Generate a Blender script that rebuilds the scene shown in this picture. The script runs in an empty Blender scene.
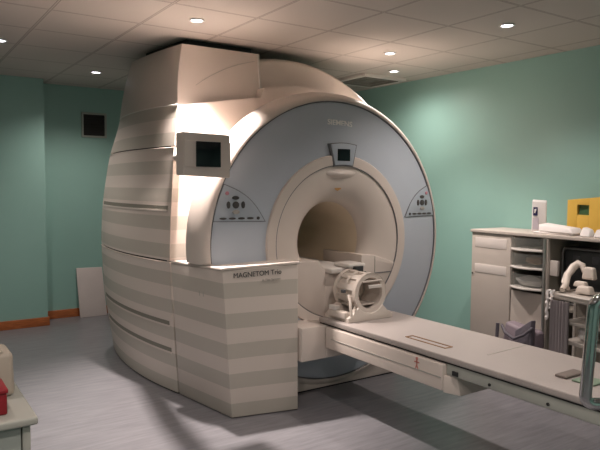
import bpy, bmesh, math, random
from mathutils import Vector, Matrix
PI = math.pi
random.seed(4)
SC = bpy.context.scene
COL = SC.collection
CEIL = 2.68
CX, CZ = 2.86, 1.13            # bore axis (runs along Y)

# ------------------------------------------------------------------ materials
def mat(name, col, rough=.5, metal=0., spec=.5, bump=0., bscale=40., var=0., vscale=6., emit=None, estr=0., trans=0., alpha=1., stretch=None):
    m = bpy.data.materials.new(name); m.use_nodes = True
    nt = m.node_tree; b = nt.nodes['Principled BSDF']
    c = (*col, 1)
    b.inputs['Base Color'].default_value = c
    b.inputs['Roughness'].default_value = rough
    b.inputs['Metallic'].default_value = metal
    b.inputs['Specular IOR Level'].default_value = spec
    b.inputs['Transmission Weight'].default_value = trans
    b.inputs['Alpha'].default_value = alpha
    if emit:
        b.inputs['Emission Color'].default_value = (*emit, 1); b.inputs['Emission Strength'].default_value = estr
    if var or bump:
        tc = nt.nodes.new('ShaderNodeTexCoord')
        vec = tc.outputs['Object']
        if stretch:
            mp = nt.nodes.new('ShaderNodeMapping'); mp.inputs['Scale'].default_value = stretch
            nt.links.new(vec, mp.inputs['Vector']); vec = mp.outputs['Vector']
    if var:
        n = nt.nodes.new('ShaderNodeTexNoise'); n.inputs['Scale'].default_value = vscale; n.inputs['Detail'].default_value = 5
        nt.links.new(vec, n.inputs['Vector'])
        r = nt.nodes.new('ShaderNodeValToRGB')
        r.color_ramp.elements[0].position = .3; r.color_ramp.elements[1].position = .7
        r.color_ramp.elements[0].color = tuple(max(0, v*(1-var)) for v in col)+(1,)
        r.color_ramp.elements[1].color = tuple(min(1, v*(1+var)) for v in col)+(1,)
        nt.links.new(n.outputs['Fac'], r.inputs['Fac']); nt.links.new(r.outputs['Color'], b.inputs['Base Color'])
    if bump:
        n = nt.nodes.new('ShaderNodeTexNoise'); n.inputs['Scale'].default_value = bscale
        nt.links.new(vec, n.inputs['Vector'])
        bp = nt.nodes.new('ShaderNodeBump'); bp.inputs['Strength'].default_value = bump; bp.inputs['Distance'].default_value = .01
        nt.links.new(n.outputs['Fac'], bp.inputs['Height']); nt.links.new(bp.outputs['Normal'], b.inputs['Normal'])
    return m

CREAM = (.68, .60, .545)
M = {}
M['cream'] = mat('cream_plastic', CREAM, .38, var=.02, vscale=3)
M['bore'] = mat('bore_plastic', (.84, .72, .56), .45)
M['blue'] = mat('blue_grey_cover', (.49, .535, .60), .42, var=.03, vscale=2)
M['panelblue'] = mat('control_panel_blue', (.42, .47, .53), .4)
M['dark'] = mat('dark_gap', (.02, .02, .02), .7)
M['seam'] = mat('seam_grey', (.16, .16, .17), .6)
M['button'] = mat('button_grey', (.07, .065, .065), .4)
M['pink'] = mat('stop_button', (.6, .25, .3), .4)
M['screen'] = mat('dark_screen', (.008, .012, .014), .12)
M['white'] = mat('white_plastic', (.72, .68, .64), .4)
M['mattress'] = mat('table_pad', (.41, .365, .345), .55, bump=.15, bscale=90)
M['rail'] = mat('table_rail', (.40, .41, .37), .35, var=.05)
M['chrome'] = mat('chrome', (.62, .62, .62), .10, metal=1)
M['steel'] = mat('steel', (.5, .5, .48), .3, metal=.9)
M['wood'] = mat('skirting_wood', (.42, .13, .04), .4, var=.3, vscale=9, stretch=(1, 1, 8))
M['letters'] = mat('dark_lettering', (.05, .05, .05), .5)
M['palelet'] = mat('pale_lettering', (.40, .38, .35), .5)
M['silver'] = mat('silver_lettering', (.95, .94, .93), .25)
M['red'] = mat('red_plastic', (.27, .01, .018), .5)
M['redprint'] = mat('red_print', (.55, .2, .17), .5)
M['orange'] = mat('orange_sticker', (.48, .26, .08), .5)
M['yellow'] = mat('yellow_card', (.72, .46, .08), .5)
M['greenglass'] = mat('green_pane', (.06, .14, .07), .2)
M['navy'] = mat('navy_print', (.02, .02, .09), .5)
M['paper'] = mat('white_paper', (.80, .76, .75), .6, bump=.2, bscale=25)
M['cab'] = mat('cabinet_laminate', (.52, .465, .42), .45, var=.02)
M['cablabel'] = mat('cabinet_label', (.72, .66, .62), .5)
M['cabin'] = mat('cabinet_inside', (.30, .27, .23), .6)
M['bin'] = mat('smoky_bin', (.30, .31, .29), .15, alpha=.22)
M['brown'] = mat('brown_cloth', (.30, .18, .10), .8)
M['cloth'] = mat('white_cloth', (.62, .60, .58), .8, bump=.4, bscale=20)
M['black'] = mat('black_plastic', (.05, .055, .058), .4)
M['charcoal'] = mat('charcoal_plastic', (.07, .075, .085), .45)
M['bag'] = mat('bag_nylon', (.10, .09, .11), .6, bump=.4, bscale=30)
M['bagp'] = mat('bag_panel', (.22, .18, .21), .6, bump=.3, bscale=30)
M['apron'] = mat('grey_mauve_vinyl', (.34, .30, .31), .5)
M['desk'] = mat('desk_laminate', (.43, .43, .385), .45)
M['deskbody'] = mat('desk_body', (.36, .39, .36), .5)
M['beige'] = mat('beige_plastic', (.42, .365, .30), .5)
M['coil'] = mat('coil_plastic', (.66, .59, .53), .35)
M['coilin'] = mat('coil_liner', (.62, .55, .49), .4)
M['lens'] = mat('lamp_lens', (.9, .9, .9), .3, emit=(.93, .92, 1.0), estr=9)
M['lamprim'] = mat('lamp_rim', (.75, .72, .68), .4)
M['vent'] = mat('vent_metal', (.20, .19, .17), .5)
M['trolley'] = mat('trolley_plastic', (.48, .44, .40), .45)
M['panelw'] = mat('loose_panel', (.60, .54, .52), .55, var=.03)
M['greencl'] = mat('green_cloth', (.22, .30, .22), .8)
M['strap'] = mat('dark_strap', (.20, .165, .145), .7)

def noise_wall(name, col):
    m = mat(name, col, .42, var=.035, vscale=1.3, bump=.06, bscale=180)
    return m
M['wall'] = noise_wall('teal_wall', (.29, .50, .45))

def floor_mat():
    m = mat('vinyl_floor', (.36, .36, .39), .33, bump=.03, bscale=60)
    nt = m.node_tree; b = nt.nodes['Principled BSDF']
    tc = nt.nodes.new('ShaderNodeTexCoord'); mp = nt.nodes.new('ShaderNodeMapping')
    mp.inputs['Rotation'].default_value = (0, 0, .05); mp.inputs['Scale'].default_value = (1.6, 14, 1)
    nt.links.new(tc.outputs['Object'], mp.inputs['Vector'])
    n = nt.nodes.new('ShaderNodeTexNoise'); n.inputs['Scale'].default_value = 2.2; n.inputs['Detail'].default_value = 7; n.inputs['Roughness'].default_value = .65
    nt.links.new(mp.outputs['Vector'], n.inputs['Vector'])
    r = nt.nodes.new('ShaderNodeValToRGB')
    r.color_ramp.elements[0].position = .3; r.color_ramp.elements[1].position = .72
    r.color_ramp.elements[0].color = (.152, .150, .165, 1); r.color_ramp.elements[1].color = (.240, .236, .254, 1)
    nt.links.new(n.outputs['Fac'], r.inputs['Fac']); nt.links.new(r.outputs['Color'], b.inputs['Base Color'])
    return m
M['floor'] = floor_mat()

def math_node(nt, op, a, bval=None):
    n = nt.nodes.new('ShaderNodeMath'); n.operation = op
    if isinstance(a, (int, float)): n.inputs[0].default_value = a
    else: nt.links.new(a, n.inputs[0])
    if bval is not None:
        if isinstance(bval, (int, float)): n.inputs[1].default_value = bval
        else: nt.links.new(bval, n.inputs[1])
    return n.outputs[0]

def stripe_mat(name, plain=None):
    m = mat(name, CREAM, .45)
    nt = m.node_tree; b = nt.nodes['Principled BSDF']
    tc = nt.nodes.new('ShaderNodeTexCoord'); sp = nt.nodes.new('ShaderNodeSeparateXYZ')
    nt.links.new(tc.outputs['Object'], sp.inputs[0])
    z = math_node(nt, 'DIVIDE', sp.outputs['Z'], .2035)
    fr = math_node(nt, 'FRACT', z)
    g = math_node(nt, 'LESS_THAN', fr, .5)
    if plain: g = math_node(nt, 'MULTIPLY', g, math_node(nt, 'LESS_THAN', sp.outputs['Z'], plain))
    mix = nt.nodes.new('ShaderNodeMix'); mix.data_type = 'RGBA'
    nt.links.new(g, mix.inputs[0])
    mix.inputs[6].default_value = (*CREAM, 1); mix.inputs[7].default_value = (.52, .475, .42, 1)
    nt.links.new(mix.outputs[2], b.inputs['Base Color'])
    return m
M['stripe'] = stripe_mat('striped_cover')
M['stripe_low'] = stripe_mat('striped_return', 1.73)  # plain cream higher up: lamp glare washing out the stripes, put into the colour

def ceiling_mat():
    m = mat('ceiling_tiles', (.66, .60, .55), .85)
    nt = m.node_tree; b = nt.nodes['Principled BSDF']
    tc = nt.nodes.new('ShaderNodeTexCoord'); sp = nt.nodes.new('ShaderNodeSeparateXYZ')
    nt.links.new(tc.outputs['Object'], sp.inputs[0])
    def d(ch, off):
        a = math_node(nt, 'SUBTRACT', sp.outputs[ch], off)
        a = math_node(nt, 'DIVIDE', a, .6); a = math_node(nt, 'FRACT', a)
        a = math_node(nt, 'SUBTRACT', a, .5); a = math_node(nt, 'ABSOLUTE', a)
        return math_node(nt, 'SUBTRACT', .5, a)          # 0 on the line
    dm = math_node(nt, 'MINIMUM', d('X', .34), d('Y', .11))
    edge = math_node(nt, 'LESS_THAN', dm, .009)
    bar = math_node(nt, 'LESS_THAN', dm, .016)
    n = nt.nodes.new('ShaderNodeTexNoise'); n.inputs['Scale'].default_value = 140
    nt.links.new(tc.outputs['Object'], n.inputs['Vector'])
    mx = nt.nodes.new('ShaderNodeMix'); mx.data_type = 'RGBA'
    nt.links.new(bar, mx.inputs[0])
    mx.inputs[6].default_value = (.56, .515, .475, 1); mx.inputs[7].default_value = (.16, .145, .13, 1)
    mx2 = nt.nodes.new('ShaderNodeMix'); mx2.data_type = 'RGBA'
    nt.links.new(edge, mx2.inputs[0]); nt.links.new(mx.outputs[2], mx2.inputs[6]); mx2.inputs[7].default_value = (.52, .47, .43, 1)
    nt.links.new(mx2.outputs[2], b.inputs['Base Color'])
    h = math_node(nt, 'MULTIPLY', n.outputs['Fac'], .25)
    h = math_node(nt, 'ADD', h, math_node(nt, 'MULTIPLY', bar, 1.0))
    bp = nt.nodes.new('ShaderNodeBump'); bp.inputs['Strength'].default_value = .35; bp.inputs['Distance'].default_value = .006
    nt.links.new(h, bp.inputs['Height']); nt.links.new(bp.outputs['Normal'], b.inputs['Normal'])
    return m
M['ceil'] = ceiling_mat()

# ------------------------------------------------------------------ mesh helpers
class MB:
    def __init__(s): s.bm = bmesh.new()
    def quad_grid(s, pts, closed_u=False, closed_v=False):
        """pts[i][j] -> grid of quads"""
        vs = [[s.bm.verts.new(p) for p in row] for row in pts]
        nu, nv = len(vs), len(vs[0])
        for i in range(nu if closed_u else nu-1):
            for j in range(nv if closed_v else nv-1):
                a, b, c, d = vs[i][j], vs[(i+1) % nu][j], vs[(i+1) % nu][(j+1) % nv], vs[i][(j+1) % nv]
                f = [a, b, c, d]
                try: s.bm.faces.new(f)
                except ValueError: pass
        return s
    def box(s, x0, x1, y0, y1, z0, z1, bev=0.):
        r = bmesh.ops.create_cube(s.bm, size=1)
        for v in r['verts']:
            v.co = Vector(((x0+x1)/2+v.co.x*(x1-x0), (y0+y1)/2+v.co.y*(y1-y0), (z0+z1)/2+v.co.z*(z1-z0)))
        if bev:
            es = list({e for v in r['verts'] for e in v.link_edges})
            bmesh.ops.bevel(s.bm, geom=es, offset=bev, segments=3, affect='EDGES', profile=.5)
        return s
    def prism(s, poly, ext, bev=0.):
        """poly: 3D points of a planar polygon, ext: extrusion vector"""
        e = Vector(ext)
        a = [s.bm.verts.new(p) for p in poly]; b = [s.bm.verts.new(Vector(p)+e) for p in poly]
        n = len(a); fs = [s.bm.faces.new(a), s.bm.faces.new(b[::-1])]
        for i in range(n): fs.append(s.bm.faces.new([a[i], b[i], b[(i+1) % n], a[(i+1) % n]]))
        bmesh.ops.recalc_face_normals(s.bm, faces=fs)
        if bev:
            es = list({ed for f in fs[:2] for ed in f.edges})
            bmesh.ops.bevel(s.bm, geom=es, offset=bev, segments=2, affect='EDGES', profile=.5)
        return s
    def hull8(s, bot, top, bev=0.):
        a = [s.bm.verts.new(p) for p in bot]; b = [s.bm.verts.new(p) for p in top]; n = len(a)
        fs = [s.bm.faces.new(a[::-1]), s.bm.faces.new(b)]
        for i in range(n): fs.append(s.bm.faces.new([a[i], a[(i+1) % n], b[(i+1) % n], b[i]]))
        bmesh.ops.recalc_face_normals(s.bm, faces=fs)
        if bev:
            es = list({ed for f in fs for ed in f.edges})
            bmesh.ops.bevel(s.bm, geom=es, offset=bev, segments=3, affect='EDGES', profile=.5)
        return s
    def latheY(s, prof, cx=CX, cz=CZ, n=96, a0=0., a1=2*PI, zmin=None, close=False):
        full = abs(a1-a0-2*PI) < 1e-6
        rows = []
        for k in range(n if full else n+1):
            t = a0+(a1-a0)*k/n
            row = []
            for r, y in prof:
                z = cz+r*math.sin(t)
                if zmin is not None: z = max(z, zmin)
                row.append((cx+r*math.cos(t), y, z))
            rows.append(row)
        return s.quad_grid(rows, closed_u=full, closed_v=close)
    def latheZ(s, prof, cx, cy, n=32):
        rows = [[(cx+r*math.cos(2*PI*k/n), cy+r*math.sin(2*PI*k/n), z) for r, z in prof] for k in range(n)]
        return s.quad_grid(rows, closed_u=True)
    def tube(s, path, r, n=12, closed=False):
        P = [Vector(p) for p in path]; m = len(P); rows = []
        up = None
        for i in range(m):
            if closed: d = P[(i+1) % m]-P[i-1]
            else: d = P[min(i+1, m-1)]-P[max(i-1, 0)]
            d.normalize()
            if up is None:
                up = d.orthogonal().normalized()
            up = (up-d*up.dot(d)).normalized()
            w = d.cross(up)
            rr = r[i] if isinstance(r, (list, tuple)) else r
            rows.append([P[i]+(up*math.cos(2*PI*k/n)+w*math.sin(2*PI*k/n))*rr for k in range(n)])
        s.quad_grid(rows, closed_u=closed, closed_v=True)
        if not closed:
            s.bm.verts.ensure_lookup_table()
            N = len(s.bm.verts)
            s.bm.faces.new([s.bm.verts[N-n*m+k] for k in range(n)])
            s.bm.faces.new([s.bm.verts[N-n+k] for k in range(n)])
        return s
    def clamp_left(s, xmin, z):
        for v in s.bm.verts:
            if v.co.z < z and v.co.x < xmin: v.co.x = xmin
        return s
    def build(s, name, m, parent=None, smooth=True, origin=None):
        bmesh.ops.remove_doubles(s.bm, verts=s.bm.verts, dist=1e-5)
        bmesh.ops.recalc_face_normals(s.bm, faces=s.bm.faces)
        me = bpy.data.meshes.new(name); s.bm.to_mesh(me); s.bm.free()
        me.materials.append(m)
        if smooth:
            for f in me.polygons: f.use_smooth = True
            me.set_sharp_from_angle(angle=math.radians(35))
        o = bpy.data.objects.new(name, me); COL.objects.link(o)
        if parent is not None:
            o.parent = parent
            w = Vector(parent['_w']) if '_w' in parent else Vector((0, 0, 0))
            me.transform(Matrix.Translation(-w))
            if m is M['stripe'] and abs(w.z) > 1e-6: raise ValueError('stripe origin')
        elif origin is not None:
            me.transform(Matrix.Translation(-Vector(origin))); o.location = origin
        o['_w'] = list(parent['_w']) if parent is not None and '_w' in parent else list(origin or (0, 0, 0))
        return o

def thing(name, label, cat, loc, group=None):
    o = bpy.data.objects.new(name, None); COL.objects.link(o)
    o.location = loc; o['label'] = label; o['category'] = cat; o['_w'] = list(loc)
    o.empty_display_size = .1
    if group: o['group'] = group
    return o
def tag(o, label, cat, group=None):
    o['label'] = label; o['category'] = cat
    if group: o['group'] = group
    return o
def struct(o): o['kind'] = 'structure'; return o

def text(name, body, size, origin, xdir, zdir, m, parent, ext=.0015, sx=1., bold=0.):
    cu = bpy.data.curves.new(name, 'FONT'); cu.body = body; cu.size = size; cu.extrude = ext; cu.offset = bold
    cu.align_x = 'LEFT'
    to = bpy.data.objects.new(name, cu); COL.objects.link(to)
    dg = bpy.context.evaluated_depsgraph_get()
    me = bpy.data.meshes.new_from_object(to.evaluated_get(dg))
    bpy.data.objects.remove(to); me.name = name
    X = Vector(xdir).normalized(); Z = Vector(zdir).normalized(); N = X.cross(Z)
    mt = Matrix(((X.x*sx, Z.x, N.x, origin[0]), (X.y*sx, Z.y, N.y, origin[1]), (X.z*sx, Z.z, N.z, origin[2]), (0, 0, 0, 1)))
    me.transform(mt); w = Vector(parent['_w']); me.transform(Matrix.Translation(-w))
    me.materials.clear(); me.materials.append(m)
    o = bpy.data.objects.new(name, me); COL.objects.link(o); o.parent = parent; o['_w'] = list(parent['_w'])
    return o

# ------------------------------------------------------------------ the room
RX0, RX1, RY0, RY1 = -2.2, 4.75, -2.0, 7.46
struct(MB().box(RX0-.1, RX1+.1, RY0-.1, RY1+.1, -.1, 0).build('floor', M['floor']))
struct(MB().box(RX0-.1, RX1+.1, RY0-.1, RY1+.1, CEIL, CEIL+.1).build('ceiling', M['ceil']))
struct(MB().box(RX1, RX1+.12, RY0-.1, RY1+.1, 0, CEIL).build('wall_right', M['wall']))
struct(MB().box(RX0-.1, RX1, RY1, RY1+.12, 0, CEIL).build('wall_back', M['wall']))
struct(MB().box(RX0-.1, 1.472, 7.14, RY1, 0, CEIL).build('wall_back_left', M['wall']))
struct(MB().box(RX0-.12, RX0, RY0-.1, RY1+.1, 0, CEIL).build('wall_left', M['wall']))
struct(MB().box(RX0-.1, RX1+.1, RY0-.12, RY0, 0, CEIL).build('wall_front', M['wall']))
def skirting(name, x0, x1, y0, y1):
    struct(MB().box(x0, x1, y0, y1, 0, .095, .004).build(name, M['wood']))
skirting('baseboard_back', 1.49, RX1, RY1-.016, RY1)
skirting('baseboard_back_left', RX0, 1.488, 7.124, 7.14)
skirting('baseboard_corner', 1.472, 1.488, 7.141, RY1)
skirting('baseboard_right', RX1-.016, RX1, RY0, RY1-.017)

# ------------------------------------------------------------------ ceiling lights
def downlight(x, y, label, power=60, cone=92, blend=.6, vis=True):
    t = thing('ceiling_downlight', label, 'ceiling light', (x, y, CEIL), 'recessed downlights')
    MB().latheZ([(.052, CEIL), (.056, CEIL-.006), (.044, CEIL-.009), (.038, CEIL-.004), (.038, CEIL)], x, y, 32).build('trim_ring', M['lamprim'], t)
    MB().latheZ([(.0005, CEIL-.008), (.020, CEIL-.0075), (.036, CEIL-.004), (.036, CEIL-.001)], x, y, 24).build('lens', M['lens'], t)
    L = bpy.data.lights.new('downlight_lamp', 'SPOT'); L.energy = power; L.spot_size = math.radians(cone); L.spot_blend = blend
    L.color = (1, .87, .80); L.shadow_soft_size = .035
    lo = bpy.data.objects.new('downlight_lamp', L); COL.objects.link(lo); lo.parent = t; lo.location = (0, 0, -.02)
    return t
V = [(1.825, 3.991, 'round downlight in the ceiling directly above the front corner of the scanner housing', 430, 76, .8),
     (1.821, 6.396, 'round downlight in the ceiling left of the scanner, near the wall vent', 55, 140, .8),
     (3.610, 4.010, 'round downlight above the scanner, left neighbour of the pair by the air diffuser', 110, 110, .7),
     (4.199, 4.602, 'round downlight beside the right wall and nearest the ceiling air diffuser', 46, 165, 1.),
     (3.653, 2.854, 'round downlight over the patient table, set alone near the right wall', 60, 130, .7),
     (0.805, 5.438, 'round downlight cut by the left edge of the photo', 46, 125, .8)]
for x, y, l, p, c, bl in V: downlight(x, y, l, p, c, bl)
for x, y, p in ((1.82, 1.6, 46), (3.65, .9, 15), (0., 3.2, 32), (.0, .9, 64), (1.0, -.9, 84), (3.2, -.9, 24)):  # unseen spots added out of view as fill light
    downlight(x, y, 'unseen downlight added to the ceiling out of view as fill light', p, 150)

# ceiling air diffuser
t = thing('ceiling_vent', 'square air diffuser in the ceiling behind the scanner top, by the right wall', 'vent', (4.30, 5.1, CEIL))
def frame_z(x0, x1, y0, y1, w, z0, z1):
    b = MB()
    b.box(x0, x1, y0, y0+w, z0, z1); b.box(x0, x1, y1-w, y1, z0, z1); b.box(x0, x0+w, y0+w, y1-w, z0, z1); b.box(x1-w, x1, y0+w, y1-w, z0, z1)
    return b
frame_z(4.02, 4.58, 4.83, 5.39, .05, CEIL-.03, CEIL-.001).build('frame', M['white'], t)
for k in range(3):
    d = .06+.06*k
    frame_z(4.02+d, 4.58-d, 4.83+d, 5.39-d, .018, CEIL-.035+.008*k, CEIL-.004).build('louvre', M['vent'], t)
MB().box(4.24, 4.36, 5.05, 5.17, CEIL-.02, CEIL-.003).build('centre_plate', M['vent'], t)

# wall vent
t = thing('wall_vent', 'small dark square vent with pale frame high on the back wall', 'vent', (2.09, RY1, 2.1))
b = MB(); x0, x1, z0, z1, w, yy = 1.945, 2.235, 2.10, 2.39, .022, RY1-.02
b.box(x0, x1, yy, RY1-.001, z0, z0+w, .003); b.box(x0, x1, yy, RY1-.001, z1-w, z1, .003); b.box(x0, x0+w, yy, RY1-.001, z0+w, z1-w); b.box(x1-w, x1, yy, RY1-.001, z0+w, z1-w)
b.build('frame', mat('vent_frame', (.36, .40, .36), .5), t)
MB().box(x0+w, x1-w, RY1-.008, RY1-.001, z0+w, z1-w).build('grille_back', M['dark'], t)
b = MB()
for k in range(8):
    z = z0+w+.015+k*.029
    b.prism([(x0+w, RY1-.016, z), (x0+w, RY1-.008, z+.012), (x0+w, RY1-.008, z+.015), (x0+w, RY1-.016, z+.003)], (x1-x0-2*w, 0, 0))
b.build('louvres', M['dark'], t)

# panel leaning on the back wall
b = MB()
b.hull8([(1.868, 7.33, .001), (2.18, 7.33, .001), (2.18, 7.348, .001), (1.868, 7.348, .001)], [(1.853, 7.424, .572), (2.153, 7.424, .566), (2.153, 7.442, .566), (1.853, 7.442, .572)], .003)
tag(b.build('loose_panel', M['panelw'], origin=(2.02, 7.35, 0)), 'pale rectangular board leaning on the back wall beside the scanner', 'board')

# ------------------------------------------------------------------ MRI scanner
SCN = thing('mri_scanner', 'large cream MRI scanner with blue-grey round front and striped covers', 'MRI scanner', (CX, 4.6, 0))
YF = 3.75
# blue front cover
fc = MB().latheY([(.64, YF-.046), (.70, YF-.044), (.85, YF-.025), (.95, YF-.010), (1.0, YF-.003), (1.046, YF+.006), (1.05, YF+.05), (.64, YF+.05)], n=128, close=True).build('front_cover', M['blue'], SCN)
# cream rim / cowl
MB().latheY([(1.052, YF+.06), (1.052, YF+.004), (1.058, YF-.006), (1.072, YF-.004), (1.10, YF+.022), (1.122, YF+.07), (1.135, YF+.13), (1.138, YF+.20), (1.128, YF+.235), (1.0, YF+.26), (.96, YF+.53)], n=128, zmin=.004).clamp_left(1.90, 1.012).build('cowl', M['cream'], SCN)
MB().latheY([(1.049, YF+.02), (1.049, YF-.002), (1.0535, YF-.004), (1.0535, YF+.02)], n=128, close=True).build('cowl_seam', M['seam'], SCN)
# plinth below the front cover
MB().box(2.2, 3.52, 3.775, 4.5, .010, .30, .004).build('plinth', M['cream'], SCN)
MB().box(2.2, 3.52, 3.78, 4.5, .0, .012).build('plinth_gap', M['dark'], SCN)
# inner ring and flare into the bore
YD, YF = YF, YF-.05
prof = [(.655, YF+.03), (.655, YF-.004), (.648, YF-.014), (.635, YF-.016), (.578, YF-.010)]
MB().latheY(prof, n=112).build('bore_ring', M['cream'], SCN)
MB().latheY([(.5785, YF+.0), (.5785, YF-.009), (.5725, YF-.009), (.5725, YF+.0)], n=112).build('bore_ring_seam', M['seam'], SCN)
prof = [(.573, YF+.0)]
for k in range(1, 15):
    a = PI/2*k/14
    prof.append((.573-.273*math.sin(a), YF+.17*(1-math.cos(a))))
fl = MB().latheY(prof, n=112).build('bore_flare', M['cream'], SCN)
MB().latheY([(.30, YF+.17), (.30, 5.96), (.34, 5.97)], n=96).build('bore_tube', M['bore'], SCN)
# recess bump and sticker above the bore
b = MB(); rows = []
for i in range(9):
    u = -1+2*i/8; row = []
    for j in range(7):
        v = j/6
        th = PI/2+.26*u*-1
        r = .545-.07*v*math.sqrt(max(0, 1-u*u*.9))
        y0 = YF+.17*(1-math.sqrt(max(0, 1-min(1, ((.573-r)/.273))**2)))
        row.append((CX+r*math.cos(th), y0-.001-.028*math.sin(PI*v)*max(0, 1-u*u), CZ+r*math.sin(th)))
    rows.append(row)
b.quad_grid(rows).build('intercom_bump', M['cream'], SCN)
b = MB(); b.prism([(CX+.0, YF+.035, CZ+.385), (CX+.03, YF+.035, CZ+.40), (CX+.012, YF+.035, CZ+.43), (CX+.022, YF+.034, CZ+.455), (CX-.005, YF+.034, CZ+.43), (CX-.035, YF+.036, CZ+.40)], (0, .02, 0))
b.build('warning_sticker', M['orange'], SCN)
# apron infill at the bottom of the flare with the table channel
def sector(zt, x0, x1, y, r=.572, n=24):
    pts = []
    zc = lambda x: CZ-math.sqrt(max(0, r*r-(x-CX)**2))
    for k in range(n+1):
        x = x0+(x1-x0)*k/n; pts.append((x, y, zc(x)))
    return pts
xL = CX-math.sqrt(.572**2-.13**2); 
b = MB(); b.prism(sector(.94, xL, 2.72, YF-.006)+[(2.72, YF-.006, .93), (2.70, YF-.006, .945), (2.665, YF-.006, .985), (2.655, YF-.006, 1.0), (xL, YF-.006, 1.0)], (0, .5, 0), .006).build('docking_apron', M['cream'], SCN)
b = MB(); b.prism([(3.06, YF-.006, CZ-math.sqrt(.572**2-.2**2))]+sector(0, 3.06, CX+.545, YF-.006)+[(3.40, YF-.006, .945), (3.20, YF-.006, 1.01), (3.06, YF-.006, 1.02)], (0, .5, 0), .006).build('docking_apron', M['cream'], SCN)
b = MB(); b.box(3.20, 3.43, YF-.009, YF-.004, .866, .873).build('apron_slit', M['seam'], SCN)
b = MB(); b.box(3.197, 3.202, YF-.009, YF-.004, .85, 1.0).build('apron_joint', M['palelet'], SCN)
b = MB(); b.prism(sector(.8, 2.72, 3.06, YF-.003)+[(3.06, YF-.003, .895), (2.72, YF-.003, .895)], (0, .45, 0), .004).build('apron_bridge', M['cream'], SCN)
b = MB(); b.box(2.70, 3.06, YF+.02, 5.9, .845, .893, .01).build('bore_bridge', M['cream'], SCN)
b = MB(); b.box(2.74, 3.02, YF-.05, 4.6, .897, .937, .012).build('inner_tray', M['white'], SCN)
b = MB(); b.box(2.86, 3.02, YF-.11, YF+.08, .937, .972, .012).build('coil_socket', M['white'], SCN)
b = MB(); b.box(2.90, 2.98, YF-.135, YF-.10, .895, .955, .006).build('socket_plug', M['black'], SCN)
b = MB(); b.tube([(2.84, YF-.12, .905), (2.88, YF-.13, .893), (2.95, YF-.135, .886), (3.01, YF-.12, .90)], .012, 8).build('socket_cable', M['charcoal'], SCN)

YF = YD
# side covers
ZF = [(0, 1.779), (.335, 1.758), (.71, 1.731), (1.0, 1.723), (1.22, 1.730), (1.5, 1.745), (1.83, 1.762), (2.13, 1.793), (2.6, 1.82)]
ZB = [(0, 1.815), (.3, 1.765), (.55, 1.73), (1.03, 1.704), (1.4, 1.725), (1.85, 1.80), (2.13, 1.905), (2.6, 2.03)]
def interp(T, z):
    if z <= T[0][0]: return T[0][1]
    for (a, va), (b, vb) in zip(T, T[1:]):
        if z <= b: return va+(vb-va)*(z-a)/(b-a)
    return T[-1][1]
def smooth_interp(T, z, w=.12):
    return sum(interp(T, z+w*d) for d in (-1, -.5, 0, .5, 1))/5
YA, YM, YE = 4.25, 5.05, 5.90
def XS(y, z):
    f = smooth_interp(ZF, z); e = smooth_interp(ZB, z); m = min(f, e)-.083*(1 if z < 1.5 else .93)
    t = y
    return f*(t-YM)*(t-YE)/((YA-YM)*(YA-YE))+m*(t-YA)*(t-YE)/((YM-YA)*(YM-YE))+e*(t-YA)*(t-YM)/((YE-YA)*(YE-YM))
def side(z0, z1, mirror=False, y0=YA, y1=YE, off=0., th=.05, nz=14, ny=28):
    b = MB(); rows = []
    for i in range(ny+1):
        y = y0+(y1-y0)*i/ny
        ring = []
        for j in range(nz+1):
            z = z0+(z1-z0)*j/nz; ring.append((XS(y, z)-off, y, z))
        for j in range(nz, -1, -1):
            z = z0+(z1-z0)*j/nz; ring.append((XS(y, z)+th, y, z))
        rows.append(ring)
    if mirror: rows = [[(2*CX-x, y, z) for x, y, z in r] for r in rows]
    b.quad_grid(rows, closed_v=True)
    b.bm.verts.ensure_lookup_table()
    n = 2*(nz+1); N = len(b.bm.verts)
    b.bm.faces.new([b.bm.verts[k] for k in range(n)]); b.bm.faces.new([b.bm.verts[N-n+k] for k in range(n)])
    return b
for mi in (False, True):
    lo = side(.012, .988, mi).build('lower_side_cover', M['stripe'], SCN)
    mid = side(1.0, 1.826, mi).build('side_door', M['stripe'], SCN)
    if not mi: side(1.836, 2.13, mi).build('upper_side_cover', M['stripe'], SCN)
    side(0, 1.82 if mi else 2.13, mi, YA+.012, YE-.01, -.012, .03).build('side_seam_backing', M['dark'], SCN)
    for z0, par in ((1.822, mid), (2.126, None), (.984, lo)):
        if par is None: continue
        e = [(XS(YA+(YE-YA)*k/24, z0)-.001, YA+(YE-YA)*k/24, z0) for k in range(25)]
        if z0 > 1.5: e = [(XS(YA, 1.004+.818*k/12)-.001, YA+.002, 1.004+.818*k/12) for k in range(13)]+e[1:]
        if mi: e = [(2*CX-x, y, z) for x, y, z in e]
        MB().tube(e, .0035, 6).build('edge_highlight', M['cream'], par)  # thin cream tube standing in for the highlight along the cover edge
    for zz, par in ((1.385, mid), (.532, lo), (.328, lo)):
        side(zz-.017, zz+.014, mi, YA+.045, YE-.12, .0025, .004, nz=2).build('vent_slot', mat('slot_grey', (.22, .21, .175), .6), par)
        side(zz-.030, zz-.017, mi, YA+.045, YE-.12, .005, .008, nz=2).build('slot_lip', M['cream'], par)
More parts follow.
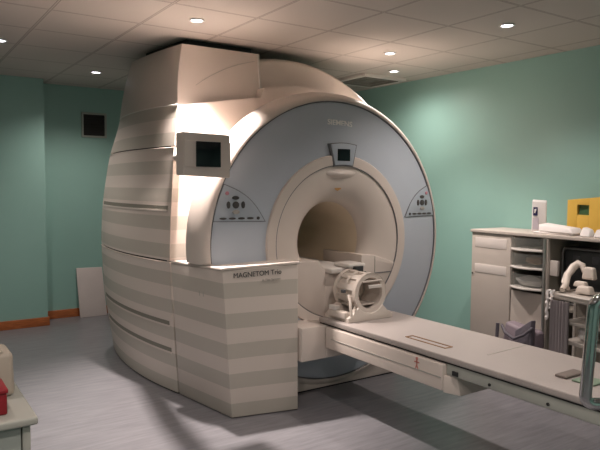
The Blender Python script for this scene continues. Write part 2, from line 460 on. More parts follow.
# bulkhead behind the cowl (front return of the side covers)
b = MB(); ys = 4.275
outer = []
NA = 160
def left_out(z): return XS(4.27, max(0, z))+.004
for k in range(NA):
    a = 2*PI*k/NA
    c, s = math.cos(a), math.sin(a)
    lo_r, hi_r = .9, 2.2
    def inside(r):
        x, z = CX+r*c, CZ+r*s
        if z < .01: return False
        xl = x if x < CX else 2*CX-x
        if xl < left_out(z): return False
        if z <= CZ: return True
        if x < 2.50: return z < 2.128+.167*(max(x, 1.8)-1.8)
        return r < 1.235
    for _ in range(30):
        mdl = (lo_r+hi_r)/2
        if inside(mdl): lo_r = mdl
        else: hi_r = mdl
    outer.append((c, s, lo_r))
rows = [[(CX+.95*c, ys, CZ+.95*s), (CX+r*c, ys, CZ+r*s), (CX+r*c, ys+.13, CZ+r*s)] for c, s, r in outer]
b.quad_grid(rows, closed_u=True).build('front_bulkhead', M['stripe_low'], SCN, smooth=False)
# magnet body: arch clipped to the side covers
def arch(r, xa, n=48):
    pts = [(CX-xa, .01)]
    a0 = math.acos(xa/r)
    for k in range(n+1):
        a = PI-a0-(PI-2*a0)*k/n
        pts.append((CX+r*math.cos(a), CZ+r*math.sin(a)))
    pts.append((CX+xa, .01))
    return pts
b = MB(); o = arch(1.474, .88); i = [(CX+.36*math.cos(PI*1.25-k*PI*1.5/(len(o)-1)), CZ+.36*math.sin(PI*1.25-k*PI*1.5/(len(o)-1))) for k in range(len(o))]
rows = []
for (x, z), (xi, zi) in zip(o, i):
    rows.append([(xi, 4.44, zi), (CX+(x-CX)*.985, 4.44, CZ+(z-CZ)*.985 if z > .1 else z), (x, 4.46, z), (x, 5.93, z), (xi, 5.95, zi)])
b.quad_grid(rows, closed_u=True).build('magnet_body', M['cream'], SCN)
# arch seam line on the housing face + housing
zb = 2.13
def hb(y):    # bottom edge of the left face
    return (XS(y, zb+.004)-.004, y, zb+.004)
rows = []
N = 14
for k in range(N+1):
    t = k/N
    yb = 4.36+(5.60-4.36)*t; yt = 4.455+(5.38-4.455)*t
    xt = 1.915+(1.842-1.915)*t-.02*math.sin(PI*t)
    p0 = Vector(hb(yb)); p0.x += .075*(1-t)**3; p1 = Vector((xt, yt, 2.618))
    rows.append([p0.lerp(p1, j/6)-Vector((.015*math.sin(PI*j/6), 0, 0)) for j in range(7)])
b = MB(); b.quad_grid(rows)
rt = [Vector((2.562, 4.36, 2.262)), Vector((2.587, 4.455, 2.620))]
fr = rows[0]
frR = [rt[0].lerp(rt[1], j/6) for j in range(7)]
b.quad_grid([[p.copy() for p in fr], frR])                                   # front face
bkR = [Vector((2.55+.037*j/6, 5.45, 2.2+.42*j/6)) for j in range(7)]
b.quad_grid([frR, bkR]); b.quad_grid([bkR, rows[-1]])
b.bm.faces.new([b.bm.verts.new(p) for p in [r[6] for r in rows]+[bkR[6], frR[6]]])
b.bm.faces.new([b.bm.verts.new(p) for p in [r[0] for r in rows]+[bkR[0], frR[0]]])
hs = b.build('top_housing', M['cream'], SCN)
pth = []
for k in range(24):
    a = PI*.5+.20+(.50)*k/23
    x, z = CX+1.46*math.cos(a), CZ+1.46*math.sin(a)
    v = (z-2.2)/(2.62-2.2)
    if 1.98 < x < 2.56: pth.append((x, 4.358+.096*max(0, v), z))
MB().tube(pth, .002, 6).build('housing_joint', M['palelet'], hs)
MB().hull8([(2.540, 4.355, 2.262), (2.560, 4.355, 2.265), (2.560, 4.38, 2.265), (2.540, 4.38, 2.262)], [(2.565, 4.45, 2.617), (2.585, 4.45, 2.617), (2.585, 4.47, 2.617), (2.565, 4.47, 2.617)], .002).build('housing_edge_strip', M['white'], hs)
MB().hull8([(1.99, 4.55, 2.61), (2.57, 4.55, 2.61), (2.57, 5.24, 2.61), (1.92, 5.24, 2.61)], [(1.99, 4.55, CEIL-.002), (2.57, 4.55, CEIL-.002), (2.57, 5.24, CEIL-.002), (1.92, 5.24, CEIL-.002)]).build('ceiling_shadow_gap', M['dark'], SCN)  # dark block painting in the shadow gap between housing and ceiling
pts = [(hb(4.25+1.3*k/20)[0]-.001, 4.25+1.3*k/20, 2.132) for k in range(21)]
MB().tube(pts, .004, 6).build('housing_seam', M['white'], hs)

# front corner cabinet of the scanner
bot = [(1.783, 4.235, .006), (1.885, 3.593, .006), (2.345, 3.492, .006), (2.345, 3.80, .006)]
top = [(1.722, 4.235, .985), (1.806, 3.575, 1.000), (2.345, 3.500, 1.018), (2.345, 3.80, 1.015)]
cb = MB().hull8(bot, top, .006).build('corner_cabinet', M['stripe'], SCN)
t2 = [(1.716, 4.235, .986), (1.797, 3.566, 1.001), (2.353, 3.490, 1.019), (2.353, 3.80, 1.016)]
MB().hull8(t2, [(x+(.004 if x < 2 else 0), y, z+.017) for x, y, z in t2], .004).build('cabinet_top', M['cream'], cb)
Bt, Ct, Bb, Cb = Vector(top[1]), Vector(top[2]), Vector(bot[1]), Vector(bot[2])
xd = (Ct-Bt).normalized(); zd = ((Bt-Bb).normalized()+(Ct-Cb).normalized()).normalized()
zd = (zd-xd*zd.dot(xd)).normalized(); nn = xd.cross(zd)
if nn.y > 0: nn = -nn
def onface(u, v):    # u along the front face 0..1, v 0..1 up
    return Bb.lerp(Cb, u).lerp(Bt.lerp(Ct, u), v)
p = onface(.13, .944)+nn*.003
text('model_name', 'MAGNETOM Trio', .047, p, xd, zd, M['letters'], cb, sx=.95)
p = onface(.50, .905)+nn*.003
text('model_subtitle', 'A Tim System', .024, p, xd, zd, M['palelet'], cb)
Al, Bl = Vector(bot[0]), Vector(bot[1]); Au, Bu = Vector(top[0]), Vector(top[1])
for u in (.56, .63):
    q = Al.lerp(Bl, u).lerp(Au.lerp(Bu, u), .80); q2 = Al.lerp(Bl, u).lerp(Au.lerp(Bu, u), .835)
    MB().tube([q, q2], .004, 6).build('latch_mark', M['palelet'], cb)
MB().box(1.80, 1.815, 4.2, 4.262, .0, .986).build('cabinet_joint', M['dark'], SCN)

# docking block under the table
MB().box(2.353, 2.56, 3.462, 3.72, .34, .574, .004).build('docking_block', M['cream'], SCN)
MB().box(2.56, 3.12, 3.46, 3.72, .34, .565, .012).build('docking_block', M['cream'], SCN)

# control panels
def ydisc(x, z):      # surface of the front cover at (x, z)
    r = math.hypot(x-CX, z-CZ)
    P = [(.64, -.046), (.70, -.044), (.85, -.025), (.95, -.010), (1.0, -.003), (1.046, .006)]
    if r <= P[0][0]: return YF+P[0][1]
    for (a, va), (b, vb) in zip(P, P[1:]):
        if r <= b: return YF+va+(vb-va)*(r-a)/(b-a)
    return YF+P[-1][1]
def tri_panel(mirror):
    f = (lambda x: x) if not mirror else (lambda x: 2*CX-x)
    def outline(g, y):
        P = []
        c0 = (1.905, 1.562); c1 = (1.822, 1.305); c2 = (2.205, 1.300)
        for k in range(9):      # left edge follows the disc edge
            t = k/8; x = c0[0]+(c1[0]-c0[0])*t; z = c0[1]+(c1[1]-c0[1])*t
            P.append((x-.010*math.sin(PI*t), z))
        for k in range(1, 9): t = k/8; P.append((c1[0]+(c2[0]-c1[0])*t, c1[1]+(c2[1]-c1[1])*t))
        for k in range(1, 10):
            t = k/10; x = c2[0]+(c0[0]-c2[0])*t; z = c2[1]+(c0[1]-c2[1])*t
            d = .045*math.sin(PI*t); P.append((x+d*.62, z+d*.78))
        cx = sum(q[0] for q in P)/len(P); cz = sum(q[1] for q in P)/len(P)
        return [(f(cx+(x-cx)*g), ydisc(cx+(x-cx)*g, cz+(z-cz)*g)+y, cz+(z-cz)*g) for x, z in P]
    MB().prism(outline(1.0, -.004), (0, .03, 0)).build('panel_surround', M['seam'], SCN)
    pn = MB().prism(outline(.955, -.009), (0, .02, 0), .001).build('control_panel', M['panelblue'], SCN)
    def knob(x, z, r, m, nm, sx=1., sz=1.):
        n = 16
        MB().prism([(f(x)+r*sx*math.cos(2*PI*k/n), ydisc(x, z)-.015, z+r*sz*math.sin(2*PI*k/n)) for k in range(n)], (0, .012, 0), .002).build(nm, m, pn)
    cx, cz = (1.985, 1.418)
    knob(cx, cz, .024, M['button'], 'button'); knob(cx, cz+.048, .026, M['button'], 'button', 1., .5); knob(cx, cz-.048, .026, M['palelet'], 'button', 1., .55)
    knob(cx-.052, cz, .022, M['button'], 'button', .6, 1.1); knob(cx+.052, cz, .022, M['button'], 'button', .6, 1.1)
    knob(1.925, 1.497, .013, M['pink'], 'stop_button')
    for k in range(4): knob(1.893+.065*k, 1.327, .023, M['button'], 'button', 1.1, .32)
    knob(2.145, 1.327, .011, M['button'], 'button')
tri_panel(False); tri_panel(True)
def trap(x0, x1, x2, x3, zt, zb_, y): return [(x0, y, zt), (x1, y, zt), (x2, y, zb_), (x3, y, zb_)]
def bowtrap(x0, x1, x2, x3, zt, zb_, y):
    P = []
    for k in range(9): t = k/8; P.append((x0+(x1-x0)*t, y, zt+.012*math.sin(PI*t)))
    for k in range(9): t = k/8; P.append((x2+(x3-x2)*t, y, zb_+.006*math.sin(PI*t)))
    return P
MB().prism(bowtrap(2.737, 2.997, 2.962, 2.780, 1.863, 1.694, YF-.068), (0, .06, 0), .004).build('display_surround', M['seam'], SCN)
dp = MB().prism(bowtrap(2.749, 2.985, 2.952, 2.790, 1.856, 1.704, YF-.075), (0, .03, 0), .004).build('display_panel', M['panelblue'], SCN)
MB().box(2.808, 2.924, YF-.079, YF-.07, 1.738, 1.826, .002).build('screen', M['screen'], dp)
text('maker_name', 'SIEMENS', .056, (2.752, YF-.018, 2.008), (1, 0, -.04), (.04, 0, 1), M['silver'], SCN, ext=.003, sx=1.12, bold=.0012)

# patient monitor on its arm
mo = MB()
mo.hull8([(1.535, 3.68, 1.612), (1.545, 3.58, 1.610), (1.858, 3.565, 1.597), (1.845, 3.67, 1.60)], [(1.535, 3.68, 1.878), (1.545, 3.58, 1.880), (1.858, 3.565, 1.872), (1.845, 3.67, 1.872)], .008)
mon = mo.build('monitor_case', M['cream'], SCN)
MB().hull8([(1.546, 3.573, 1.664), (1.858, 3.558, 1.653), (1.858, 3.575, 1.653), (1.546, 3.590, 1.664)], [(1.546, 3.573, 1.828), (1.858, 3.558, 1.822), (1.858, 3.575, 1.822), (1.546, 3.590, 1.828)], .004).build('monitor_bezel', M['cream'], mon)
MB().box(1.622, 1.788, 3.555, 3.58, 1.664, 1.822, .003).build('monitor_screen', M['screen'], mon)
MB().tube([(1.70, 3.68, 1.75), (1.72, 3.9, 1.75), (1.79, 4.29, 1.75)], .03, 12).build('monitor_arm', M['cream'], SCN)

# ------------------------------------------------------------------ patient table
TX0, TX1, TY0, TY1, TZ = 2.56, 3.17, .95, 3.56, .615
TB = thing('patient_table', 'long cream patient table reaching out from the scanner bore', 'patient table', (CX, 2.3, 0))
pad = MB().box(TX0+.005, TX1-.005, TY0, TY1, TZ-.036, TZ, .008).build('table_pad', M['mattress'], TB)
MB().box(TX0+.012, TX1-.012, TY0+.01, TY1-.005, TZ-.044, TZ-.034).build('pad_gap', M['dark'], TB)
MB().box(TX0+.016, TX1-.016, TY0+.01, 2.358, .506, TZ-.042, .006).build('table_rail', M['rail'], TB)
for k in range(34): MB().box(TX0+.003, TX0+.0065, 1.75+k*.05, 1.755+k*.05, TZ-.028, TZ-.016).build('scale_mark', M['palelet'], pad, smooth=False)
for y in (2.06, 1.72): MB().tube([(TX0+.02, y, .53), (TX0+.011, y, .53)], .008, 10).build('rail_screw', M['dark'], TB)
frame_z(2.675, 2.74, 2.46, 2.79, .008, TZ-.001, TZ+.004).build('hand_grip', M['brown'], pad)
MB().hull8([(2.775, 2.235, TZ-.001), (3.155, 2.255, TZ-.001), (3.155, 2.262, TZ-.001), (2.775, 2.242, TZ-.001)], [(2.775, 2.235, TZ+.0015), (3.155, 2.255, TZ+.0015), (3.155, 2.262, TZ+.0015), (2.775, 2.242, TZ+.0015)]).build('pad_crease', M['palelet'], pad)
beam = MB().box(2.548, 3.10, 2.36, 3.455, .418, .566, .006).build('lift_arm', M['cream'], TB)
MB().box(2.545, 2.552, 2.37, 3.39, .488, .494, .001).build('arm_groove', M['palelet'], beam)
MB().hull8([(2.61, 2.28, .398), (3.07, 2.28, .398), (3.10, 2.359, .405), (2.556, 2.359, .408)], [(2.60, 2.30, .504), (3.08, 2.30, .504), (3.10, 2.359, .504), (2.556, 2.359, .504)], .003).build('arm_end_cap', M['cream'], TB)
MB().box(2.568, 2.580, 2.27, 2.31, .515, .54, .002).build('rail_catch', M['dark'], TB)
b = MB()       # small red patient symbol
b.box(2.5455, 2.55, 2.550, 2.566, .548, .562); b.box(2.5455, 2.55, 2.554, 2.562, .515, .548); b.box(2.5455, 2.55, 2.538, 2.578, .530, .537)
b.prism([(2.5455, 2.553, .515), (2.5455, 2.543, .487), (2.5455, 2.549, .487), (2.5455, 2.558, .513)], (.004, 0, 0)); b.prism([(2.5455, 2.563, .515), (2.5455, 2.573, .487), (2.5455, 2.567, .487), (2.5455, 2.558, .513)], (.004, 0, 0))
b.build('patient_symbol', M['redprint'], beam)

# cloth and strap lying on the table beside the chrome handle
b = MB(); b.box(2.74, 2.90, 1.735, 1.80, TZ+.001, TZ+.014, .006)
tag(b.build('folded_strap', M['strap'], origin=(2.8, 1.79, TZ)), 'dark folded strap on the patient table next to the chrome handle', 'strap')
b = MB(); b.box(2.74, 2.86, 1.60, 1.71, TZ+.001, TZ+.010, .004)
tag(b.build('green_cloth', M['greencl'], origin=(2.83, 1.64, TZ)), 'small green cloth on the patient table beneath the chrome handle', 'cloth')

# ------------------------------------------------------------------ head coil
HY0, HY1, HCX, HCZ, HR = 3.285, 3.53, 2.81, .806, .138
HC = thing('head_coil', 'cream cage-like head coil on the patient table at the bore', 'head coil', (HCX, 3.37, TZ))
def ring(y0, y1, r0, r1, nm, m):
    MB().latheY([(r1, y0), (r0, y0), (r0+.004, y0-.004), (r0+.004, y1), (r1, y1)], HCX, HCZ, 48, close=True).build(nm, m, HC)
ring(HY0, HY0+.03, HR, .108, 'front_ring', M['coil'])
ring(HY1-.03, HY1, HR, .10, 'rear_ring', M['coil'])
ring(HY0+.115, HY0+.135, HR-.004, .118, 'middle_ring', M['coil'])
for k in range(10):
    a = 2*PI*(k+.5)/10
    c, s = math.cos(a), math.sin(a); x, z = HCX+.126*c, HCZ+.126*s
    tx, tz = -s*.02, c*.02; rx, rz = c*.009, s*.009
    MB().prism([(x-tx-rx, HY0+.02, z-tz-rz), (x+tx-rx, HY0+.02, z+tz-rz), (x+tx+rx, HY0+.02, z+tz+rz), (x-tx+rx, HY0+.02, z-tz+rz)], (0, HY1-HY0-.04, 0), .003).build('cage_rod', M['coil'], HC)
MB().latheY([(.1205, HY0+.02), (.1205, HY1-.02), (.1175, HY1-.02), (.1175, HY0+.02)], HCX, HCZ, 48, close=True).build('inner_liner', M['coilin'], HC)
# saddle base
P = [(HCX-.20, HY0-.01, TZ+.001), (HCX+.20, HY0-.01, TZ+.001), (HCX+.20, HY0-.01, TZ+.03), (HCX+.15, HY0-.01, TZ+.06)]
for k in range(13):
    a = -PI*.22-PI*.56*k/12
    P.append((HCX+.143*math.cos(a), HY0-.01, HCZ+.143*math.sin(a)))
P += [(HCX-.15, HY0-.01, TZ+.06), (HCX-.20, HY0-.01, TZ+.03)]
MB().prism(P, (0, .05, 0), .004).build('saddle', M['coil'], HC)
MB().prism([(x, y+.20, z) for x, y, z in P], (0, .07, 0), .004).build('saddle', M['coil'], HC)
MB().box(HCX-.19, HCX+.19, HY0, HY1, TZ+.001, TZ+.03, .006).build('base_plate', M['coil'], HC)
MB().box(HCX-.21, HCX-.16, HY0+.02, HY1-.03, TZ+.02, TZ+.07, .01).build('side_latch', M['coil'], HC)
MB().box(HCX-.215, HCX-.17, HY0+.12, HY0+.2, TZ+.07, TZ+.10, .006).build('latch_lever', M['white'], HC)
# mirror / visor bars across the front ring
MB().box(HCX-.03, HCX+.085, HY0-.02, HY0-.006, HCZ+.035, HCZ+.058, .003).build('visor_bar', M['white'], HC)
MB().box(HCX-.08, HCX+.10, HY0-.01, HY0+.004, HCZ+.078, HCZ+.09, .003).build('visor_bar', M['coil'], HC)
MB().hull8([(HCX-.075, HY0+.13, HCZ-.098), (HCX+.075, HY0+.13, HCZ-.098), (HCX+.075, HY0+.03, HCZ-.09), (HCX-.075, HY0+.03, HCZ-.09)], [(HCX-.075, HY0+.13, HCZ-.08), (HCX+.075, HY0+.13, HCZ-.08), (HCX+.075, HY0+.03, HCZ-.075), (HCX-.075, HY0+.03, HCZ-.075)], .005).build('head_pad', M['coil'], HC)
MB().tube([(HCX-.155, HY0+.05, HCZ-.01), (HCX-.165, HY0+.02, HCZ-.04), (HCX-.18, HY0-.005, HCZ-.09), (HCX-.17, HY0-.01, HCZ-.16)], .010, 8).build('coil_cable', M['coil'], HC)
MB().box(HCX-.172, HCX-.145, HY0+.09, HY0+.12, HCZ+.0, HCZ+.022, .004).build('latch_knob', M['charcoal'], HC)

# ------------------------------------------------------------------ chrome push-handle stand in the foreground
rv = Vector((.83, -.555, 0)).normalized(); base = Vector((2.018, 1.205, 0))
ST = thing('chrome_stand', 'shiny chrome tube handle standing in front of the patient table', 'stand', (2.3, 1.0, 0))
pth = []
def HP(u, z): return base+rv*(u+(z-.795)*.055)+Vector((0, 0, z))
zb_, zt_ = .795, 1.165; rc = .032
pth += [HP(.44, zb_), HP(.2, zb_)]
for k in range(7): a = PI*1.5-PI/2*k/6; pth.append(HP(rc+rc*math.cos(a), zb_+rc+rc*math.sin(a)))
for k in range(7): a = PI-PI/2*k/6; pth.append(HP(rc+rc*math.cos(a), zt_-rc+rc*math.sin(a)))
pth += [HP(.2, zt_), HP(.44, zt_)]
MB().tube(pth, .021, 20).build('handle', M['chrome'], ST)
pp = HP(.44, 0)
MB().tube([(pp.x, pp.y, .05), (pp.x, pp.y, 1.19)], .024, 18).build('post', M['chrome'], ST)
for a in (.3, 1.9, 3.5, 5.1):
    e = Vector((pp.x+.24*math.cos(a), pp.y+.24*math.sin(a), .06))
    lg = MB().tube([(pp.x, pp.y, .10), e], .016, 10).build('leg', M['chrome'], ST)
    MB().tube([(e.x-.012*math.sin(a), e.y+.012*math.cos(a), .031), (e.x+.012*math.sin(a), e.y-.012*math.cos(a), .031)], .03, 16).build('castor', M['black'], lg)

# ------------------------------------------------------------------ storage cabinet on the right wall
CXF, CXB = 4.30, 4.735
CAB = thing('storage_cabinet', 'beige storage cabinet with pull-out bins along the right wall', 'cabinet', (4.5, 2.9, 0))
b = MB()
b.box(CXF+.02, CXB, 3.25, 3.67, .02, 1.155)                # closed section
b.box(CXF+.02, CXB, 2.92, 2.945, .02, 1.155); b.box(CXB-.02, CXB, 1.9, 3.25, .02, 1.155); b.box(CXF+.02, CXB, 1.9, 1.92, .02, 1.155)
b.box(CXF+.02, CXB-.02, 1.92, 3.25, .02, .05)
b.build('carcass', M['cabin'], CAB)
MB().box(CXF-.012, CXB, 1.89, 3.68, 1.155, 1.182, .004).build('worktop', M['cab'], CAB)
dr = MB().box(CXF, CXF+.022, 3.262, 3.668, .02, 1.153, .003).build('door', M['cab'], CAB)
MB().box(CXF-.003, CXF+.004, 3.30, 3.63, 1.03, 1.115, .001).build('label_strip', M['cablabel'], dr)
MB().box(CXF-.003, CXF+.004, 3.30, 3.63, .81, .885, .001).build('label_strip', M['cablabel'], dr)
MB().tube([(CXF+.004, 3.652, .795), (CXF-.008, 3.652, .795)], .007, 10).build('lock', M['dark'], dr)
MB().box(CXF+.01, CXF+.03, 2.946, 3.258, .02, .70, .003).build('lower_panel', M['cab'], CAB)
MB().box(CXF-.005, CXF+.03, 2.915, 2.945, .02, 1.153, .003).build('stile', M['cab'], CAB)
MB().tube([(CXF-.022, 2.93, .0), (CXF-.022, 2.93, 1.15)], .012, 12).build('upright_rail', M['steel'], CAB)
for k, z in enumerate((1.045, .90, .735)):
    # bowed bin: smoky front and white lip
    h = .118 if k else .10
    n = 10
    def arc(y_in, d): return [(CXF-.01-d*math.sin(PI*i/n), 2.955+(3.25-2.955)*i/n) for i in range(n+1)]
    A = arc(0, .055); rows = [[(x, y, z+.012), (x, y, z+h), (x+.004, y, z+h), (x+.004, y, z+.012)] for x, y in A]
    bn = MB().quad_grid(rows, closed_v=True).build('bin', M['bin'], CAB)
    lp = [(x-.006, y, z) for x, y in A]
    MB().prism([(x, y, z-.006) for x, y, _z in lp]+[(CXF+.38, 3.25, z-.006), (CXF+.38, 2.955, z-.006)], (0, 0, .016), .003).build('bin_lip', M['white'], bn)
    MB().box(CXF+.02, CXF+.36, 2.957, 2.965, z+.01, z+h).build('bin_side', M['cabin'], bn)
    MB().box(CXF+.02, CXF+.36, 3.24, 3.248, z+.01, z+h).build('bin_side', M['cabin'], bn)
    MB().box(CXF+.355, CXF+.363, 2.965, 3.24, z+.01, z+h).build('bin_back', M['cabin'], bn)
def lump(nm, m, cx, cy, cz, rx, ry, rz, label, cat, seed):
    random.seed(seed)
    b = MB(); bmesh.ops.create_icosphere(b.bm, subdivisions=3, radius=1)
    ph = [random.uniform(0, 6) for _ in range(3)]
    for v in b.bm.verts:
        c = v.co; f = 1+.12*math.sin(4*c.x+ph[0])*math.cos(3*c.y+ph[1])+.08*math.sin(6*c.z+ph[2])
        v.co = Vector((cx+c.x*rx*f, cy+c.y*ry*f, max(cz+c.z*rz*f, cz-rz*.8)))
    return tag(b.build(nm, m, origin=(cx, cy, cz)), label, cat)
lump('folded_towel', M['brown'], CXF+.06, 3.07, .962, .06, .08, .038, 'brown folded cloth inside the middle cabinet bin', 'cloth', 1)
lump('white_cloth', M['cloth'], CXF+.05, 3.10, .79, .065, .12, .045, 'white folded cloth inside the lowest cabinet bin', 'cloth', 2)

# things on the cabinet top
WT = 1.182
b = MB()
x0, y0 = 4.53, 3.17
fa, fb, fcn, fd = Vector((4.475, 3.195, 0)), Vector((4.538, 3.102, 0)), Vector((4.60, 3.142, 0)), Vector((4.537, 3.235, 0))
def zz(p, z): return (p.x, p.y, z)
b.hull8([zz(q, WT+.001) for q in (fa, fb, fcn, fd)], [zz(fa, WT+.255), zz(fb.lerp(fcn, .25), WT+.245), zz(fcn, WT+.262), zz(fd, WT+.268)], .006)
ct = tag(b.build('paper_carton', M['paper'], origin=(x0, y0, WT)), 'tall white carton with dark blue badge standing on the cabinet top', 'carton')
u = (fb-fa).normalized(); nrm = Vector((u.y, -u.x, 0))
c0 = fa+nrm*.0015+u*.004+Vector((0, 0, WT+.135))
def cq(a, z): return c0+u*a+Vector((0, 0, z))
MB().prism([cq(.006, 0), cq(.040, 0), cq(.040, .07), cq(.006, .07)], nrm*.004).build('badge', M['navy'], ct)
MB().prism([cq(.014, .022), cq(.022, .022), cq(.030, .045), cq(.030, .058), cq(.014, .052)], nrm*.006).build('badge_mark', M['paper'], ct)
MB().prism([cq(.004, -.115), cq(.05, -.115), cq(.05, -.02), cq(.004, -.02)], nrm*.0025).build('print_lines', mat('print_mauve', (.55, .50, .56), .6), ct)
b = MB(); b.box(4.36, 4.50, 2.75, 3.10, WT+.001, WT+.014, .004)
tag(b.build('paper_sheet', M['paper'], origin=(4.43, 2.92, WT)), 'flat white paper pad under the wrapped pack on the cabinet top', 'paper')
b = MB(); b.hull8([(4.36, 3.05, WT+.015), (4.34, 2.74, WT+.015), (4.47, 2.72, WT+.015), (4.49, 3.05, WT+.015)], [(4.375, 3.06, WT+.075), (4.355, 2.77, WT+.055), (4.46, 2.74, WT+.058), (4.48, 3.05, WT+.085)], .012)
tag(b.build('wrapped_pack', M['paper'], origin=(4.42, 2.9, WT)), 'flat white wrapped pack lying in front of the tall carton', 'pack')
for k, (y, h, l) in enumerate(((2.655, .07, 'small white crumpled packet in front of the yellow frame, beside the wrapped pack'), (2.545, .06, 'small white crumpled packet at the right edge of the photo'))):
    b = MB(); b.hull8([(4.36, y+.045, WT+.001), (4.35, y-.045, WT+.001), (4.44, y-.05, WT+.001), (4.45, y+.04, WT+.001)], [(4.38, y+.03, WT+h), (4.38, y-.03, WT+h*.7), (4.43, y-.03, WT+h*.8), (4.43, y+.025, WT+h*1.05)], .010)
    tag(b.build('paper_packet', M['paper'], origin=(4.4, y, WT)), l, 'packet', 'white packets')
# yellow frame
YFm = thing('yellow_frame', 'yellow box frame with a small dark green window on the cabinet top', 'frame', (4.62, 2.83, WT))
fx, y0, y1, z0, z1 = 4.56, 2.60, 2.93, WT+.001, 1.485
wy0, wy1, wz0, wz1 = 2.745, 2.845, 1.335, 1.415
b = MB()
def yb(ya, yb2, za, zb2):
    g = lambda y, z: z-(.10*(y-2.60) if z > 1.45 else 0)
    b.hull8([(fx, ya, za), (fx, yb2, za), (fx+.09, yb2, za), (fx+.09, ya, za)], [(fx, ya, g(ya, zb2)), (fx, yb2, g(yb2, zb2)), (fx+.09, yb2, g(yb2, zb2)), (fx+.09, ya, g(ya, zb2))], .002)
yb(y0, wy0, z0, z1); yb(wy1, y1, z0, z1); yb(wy0, wy1, z0, wz0); yb(wy0, wy1, wz1, z1)
b.build('frame', M['yellow'], YFm)
MB().box(fx+.03, fx+.04, wy0, wy1, wz0, wz1).build('window', M['greenglass'], YFm)

# black equipment case in the open bay
EC = thing('equipment_case', 'black moulded equipment case standing inside the open cabinet bay', 'case', (4.55, 2.78, .62))
MB().box(CXF+.02, CXB-.02, 1.925, 2.915, .60, .62).build('shelf', M['cabin'], CAB)
MB().box(4.46, 4.66, 2.50, 2.90, .621, 1.085, .05).build('shell', M['black'], EC)
b = MB(); pth = []
for cyy, czz, a0 in ((2.855, 1.04, 0), (2.545, 1.04, 1), (2.545, .67, 2), (2.855, .67, 3)):
    for k in range(5):
        a = PI/2*a0+PI/2*k/4; pth.append((4.458, cyy+.035*math.cos(a), czz+.035*math.sin(a)))
b.tube([(4.458, 2.70+(y-2.70)*1.0, z) for _, y, z in pth], .008, 8, closed=True).build('edge_bead', mat('bead_grey', (.20, .20, .20), .4), EC)
MB().box(4.452, 4.47, 2.74, 2.80, .97, 1.03, .006).build('clip', M['charcoal'], EC)
MB().box(4.452, 4.47, 2.58, 2.64, .97, 1.03, .006).build('clip', M['charcoal'], EC)
MB().box(CXF+.03, CXF+.06, 2.85, 2.915, .86, .98, .004).build('socket_plate', M['cablabel'], CAB)

# white trolley in front of the bay
TR = thing('white_trolley', 'white trolley with rounded tray top and open shelves before the cabinet', 'trolley', (4.05, 2.5, 0))
def tray(z, h, x0, x1, y0, y1, bow):
    n = 12
    P = [(x0-bow*math.sin(PI*k/n), y0+(y1-y0)*k/n, z) for k in range(n+1)]+[(x1, y1, z), (x1, y0, z)]
    return P
top = MB().prism(tray(.755, .03, 3.98, 4.26, 1.95, 2.655, .05), (0, 0, .03), .008).build('tray_top', M['trolley'], TR)
b = MB(); lipp = [(x, y, .79) for x, y, z in tray(0, 0, 3.985, 4.255, 1.955, 2.65, .05)]
b.tube(lipp, .009, 8, closed=True).build('tray_rim', M['trolley'], top)
for (x, y) in ((3.975, 2.53), (3.965, 2.05), (4.24, 2.63), (4.24, 1.98)):
    pst = MB().box(x-.012, x+.012, y-.012, y+.012, .06, .756, .003).build('post', M['trolley'], TR)
    MB().tube([(x-.012, y, .031), (x+.012, y, .031)], .03, 14).build('castor', M['charcoal'], pst)
for z in (.585, .445, .15): MB().prism(tray(z, .02, 3.985, 4.24, 2.0, 2.56, .02), (0, 0, .025), .004).build('shelf', M['trolley'], TR)
MB().box(4.225, 4.235, 2.0, 2.61, .15, .75).build('back_panel', M['cabin'], TR)
b = MB(); rows = []
for i in range(25):
    y = 2.49+.135*i/24; x = 3.93+.012*math.sin(i*1.5)
    rows.append([(x, y, .17), (x, y, .752), (x+.006, y, .752), (x+.006, y, .17)])
b.quad_grid(rows, closed_v=True)
tag(b.build('hanging_apron', M['apron'], origin=(3.93, 2.56, .745)), 'mauve grey folded vinyl sheet hanging from the trolley tray', 'apron')
# lead hung over the tray corner
for k, (y, z1) in enumerate(((2.672, .60), (2.640, .68))):
    pth = [(3.985, y, .812)]+[(3.952+.003*math.sin(j*2.1), y+.004*math.sin(j*1.7), .808-(.808-z1)*j/12) for j in range(13)]
    tag(MB().tube(pth, [.007]+[.008+.005*(j % 2) for j in range(13)], 8).build('plastic_chain', M['paper'], origin=(3.97, y, .79)),
        ('long' if k == 0 else 'short')+' white plastic chain hanging from the trolley tray corner', 'chain', 'white chains')
# white headset on the tray
HS = thing('headset', 'white headset with curved arm lying on the trolley tray', 'headset', (4.1, 2.58, .785))
MB().tube([(4.06, 2.63, .812), (4.12, 2.64, .84), (4.2, 2.68, .90), (4.26, 2.67, .96), (4.28, 2.645, .985), (4.28, 2.61, .975), (4.27, 2.59, .93)], [.018, .022, .026, .030, .030, .024, .016], 12).build('arm', M['coil'], HS)
MB().tube([(4.26, 2.69, .955), (4.24, 2.72, .90), (4.18, 2.70, .85), (4.14, 2.63, .812)], .014, 10).build('arm', M['coil'], HS)
def blob(cx, cy, cz, rx, ry, rz, nm, par, m):
    b = MB(); bmesh.ops.create_cube(b.bm, size=1)
    for v in b.bm.verts: v.co = Vector((cx+v.co.x*rx*2*(1 if v.co.z < 0 else .8), cy+v.co.y*ry*2*(1 if v.co.z < 0 else .75), cz+v.co.z*rz*2))
    bmesh.ops.bevel(b.bm, geom=list(b.bm.edges), offset=min(rx, ry, rz)*.5, segments=4, affect='EDGES', profile=.5)
    return b.build(nm, m, par)
blob(4.24, 2.53, .93, .03, .05, .045, 'ear_cup', HS, M['coil'])
blob(4.2, 2.57, .85, .03, .05, .02, 'ear_pad', HS, M['coil'])
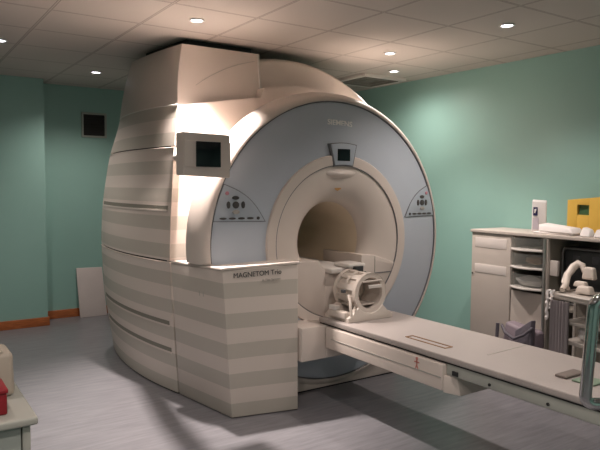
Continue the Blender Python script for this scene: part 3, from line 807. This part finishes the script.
blob(4.14, 2.50, .822, .04, .06, .028, 'ear_cup', HS, M['coil'])
# white pouch on the lower shelf of the trolley
lump('white_pouch', M['paper'], 4.09, 2.43, .52, .05, .07, .055, 'crumpled white pouch on the trolley shelf behind the table', 'pouch', 5)

# dark bag on the floor by the cabinet
BG = thing('shoulder_bag', 'dark grey shoulder bag on the floor between table and cabinet', 'bag', (4.15, 3.05, 0))
MB().hull8([(4.06, 3.19, .001), (4.06, 2.88, .001), (4.26, 2.88, .001), (4.26, 3.19, .001)], [(4.15, 3.185, .47), (4.12, 2.89, .42), (4.26, 2.89, .43), (4.26, 3.185, .47)], .025).build('body', M['bagp'], BG)
MB().hull8([(4.05, 3.02, .20), (4.05, 2.87, .30), (4.10, 2.87, .30), (4.10, 3.02, .20)], [(4.11, 3.06, .42), (4.10, 2.91, .53), (4.16, 2.90, .53), (4.16, 3.06, .42)], .012).build('flap', M['bag'], BG)
MB().tube([(4.12, 3.19, .44), (4.07, 3.12, .40), (4.05, 3.02, .37), (4.05, 2.93, .42), (4.09, 2.88, .48)], .012, 8).build('strap', M['bag'], BG)
MB().tube([(4.075, 3.195, .46), (4.065, 3.196, .25), (4.06, 3.196, .03)], .014, 8).build('piping', M['bag'], BG)

# ------------------------------------------------------------------ desk in the left foreground
DK = thing('side_desk', 'low grey-green desk corner in the left foreground', 'desk', (-.2, 2.5, 0))
MB().box(-.75, .424, 2.235, 2.745, .722, .75, .008).build('desk_top', M['desk'], DK)
MB().box(-.72, .372, 2.262, 2.725, .02, .722, .003).build('cabinet_body', M['deskbody'], DK)
MB().box(.376, .402, 2.258, 2.73, .0, .722, .003).build('side_panel', M['desk'], DK)
RB = thing('red_box', 'red plastic box at the edge of the desk in the left foreground', 'box', (.27, 2.38, .751))
MB().box(.18, .338, 2.31, 2.45, .751, .826, .006).build('body', M['red'], RB)
MB().box(.175, .342, 2.305, 2.455, .826, .842, .005).build('lid', M['red'], RB)
BB = thing('beige_device', 'rounded beige device behind the red box on the desk', 'device', (.25, 2.62, .751))
MB().hull8([(.06, 2.50, .751), (.395, 2.50, .751), (.395, 2.72, .751), (.06, 2.72, .751)], [(.06, 2.53, .915), (.395, 2.53, .915), (.395, 2.70, .915), (.06, 2.70, .915)], .022).build('body', M['beige'], BB)
MB().hull8([(.08, 2.53, .912), (.37, 2.53, .912), (.37, 2.69, .912), (.08, 2.69, .912)], [(.10, 2.56, .955), (.335, 2.56, .94), (.335, 2.67, .94), (.10, 2.67, .955)], .012).build('cover', M['beige'], BB)

# ------------------------------------------------------------------ camera, world, view
p = (620., -.592728822, .0630502069, -.00653040478)
yaw, pit, rol = p[1:]
f = Vector((-math.sin(yaw)*math.cos(pit), math.cos(yaw)*math.cos(pit), -math.sin(pit)))
r = Vector((math.cos(yaw), math.sin(yaw), 0)); d = f.cross(r)
r2 = r*math.cos(rol)+d*math.sin(rol); d2 = -r*math.sin(rol)+d*math.cos(rol)
cam = bpy.data.cameras.new('camera'); co = bpy.data.objects.new('camera', cam); COL.objects.link(co)
cam.sensor_width = 36; cam.lens = 620/600*36; cam.clip_start = .02
mw = Matrix((( r2.x, -d2.x, -f.x, 0), (r2.y, -d2.y, -f.y, 0), (r2.z, -d2.z, -f.z, 1.55), (0, 0, 0, 1)))
co.matrix_world = mw
SC.camera = co
w = bpy.data.worlds.new('world'); SC.world = w; w.use_nodes = True
w.node_tree.nodes['Background'].inputs[0].default_value = (.02, .02, .02, 1)
SC.view_settings.view_transform = 'Standard'; SC.view_settings.look = 'None'; SC.view_settings.gamma = 1
SC.view_settings.exposure = 0.34
SC.view_settings.use_curve_mapping = False
for o in list(bpy.data.objects):
    if '_w' in o: del o['_w']
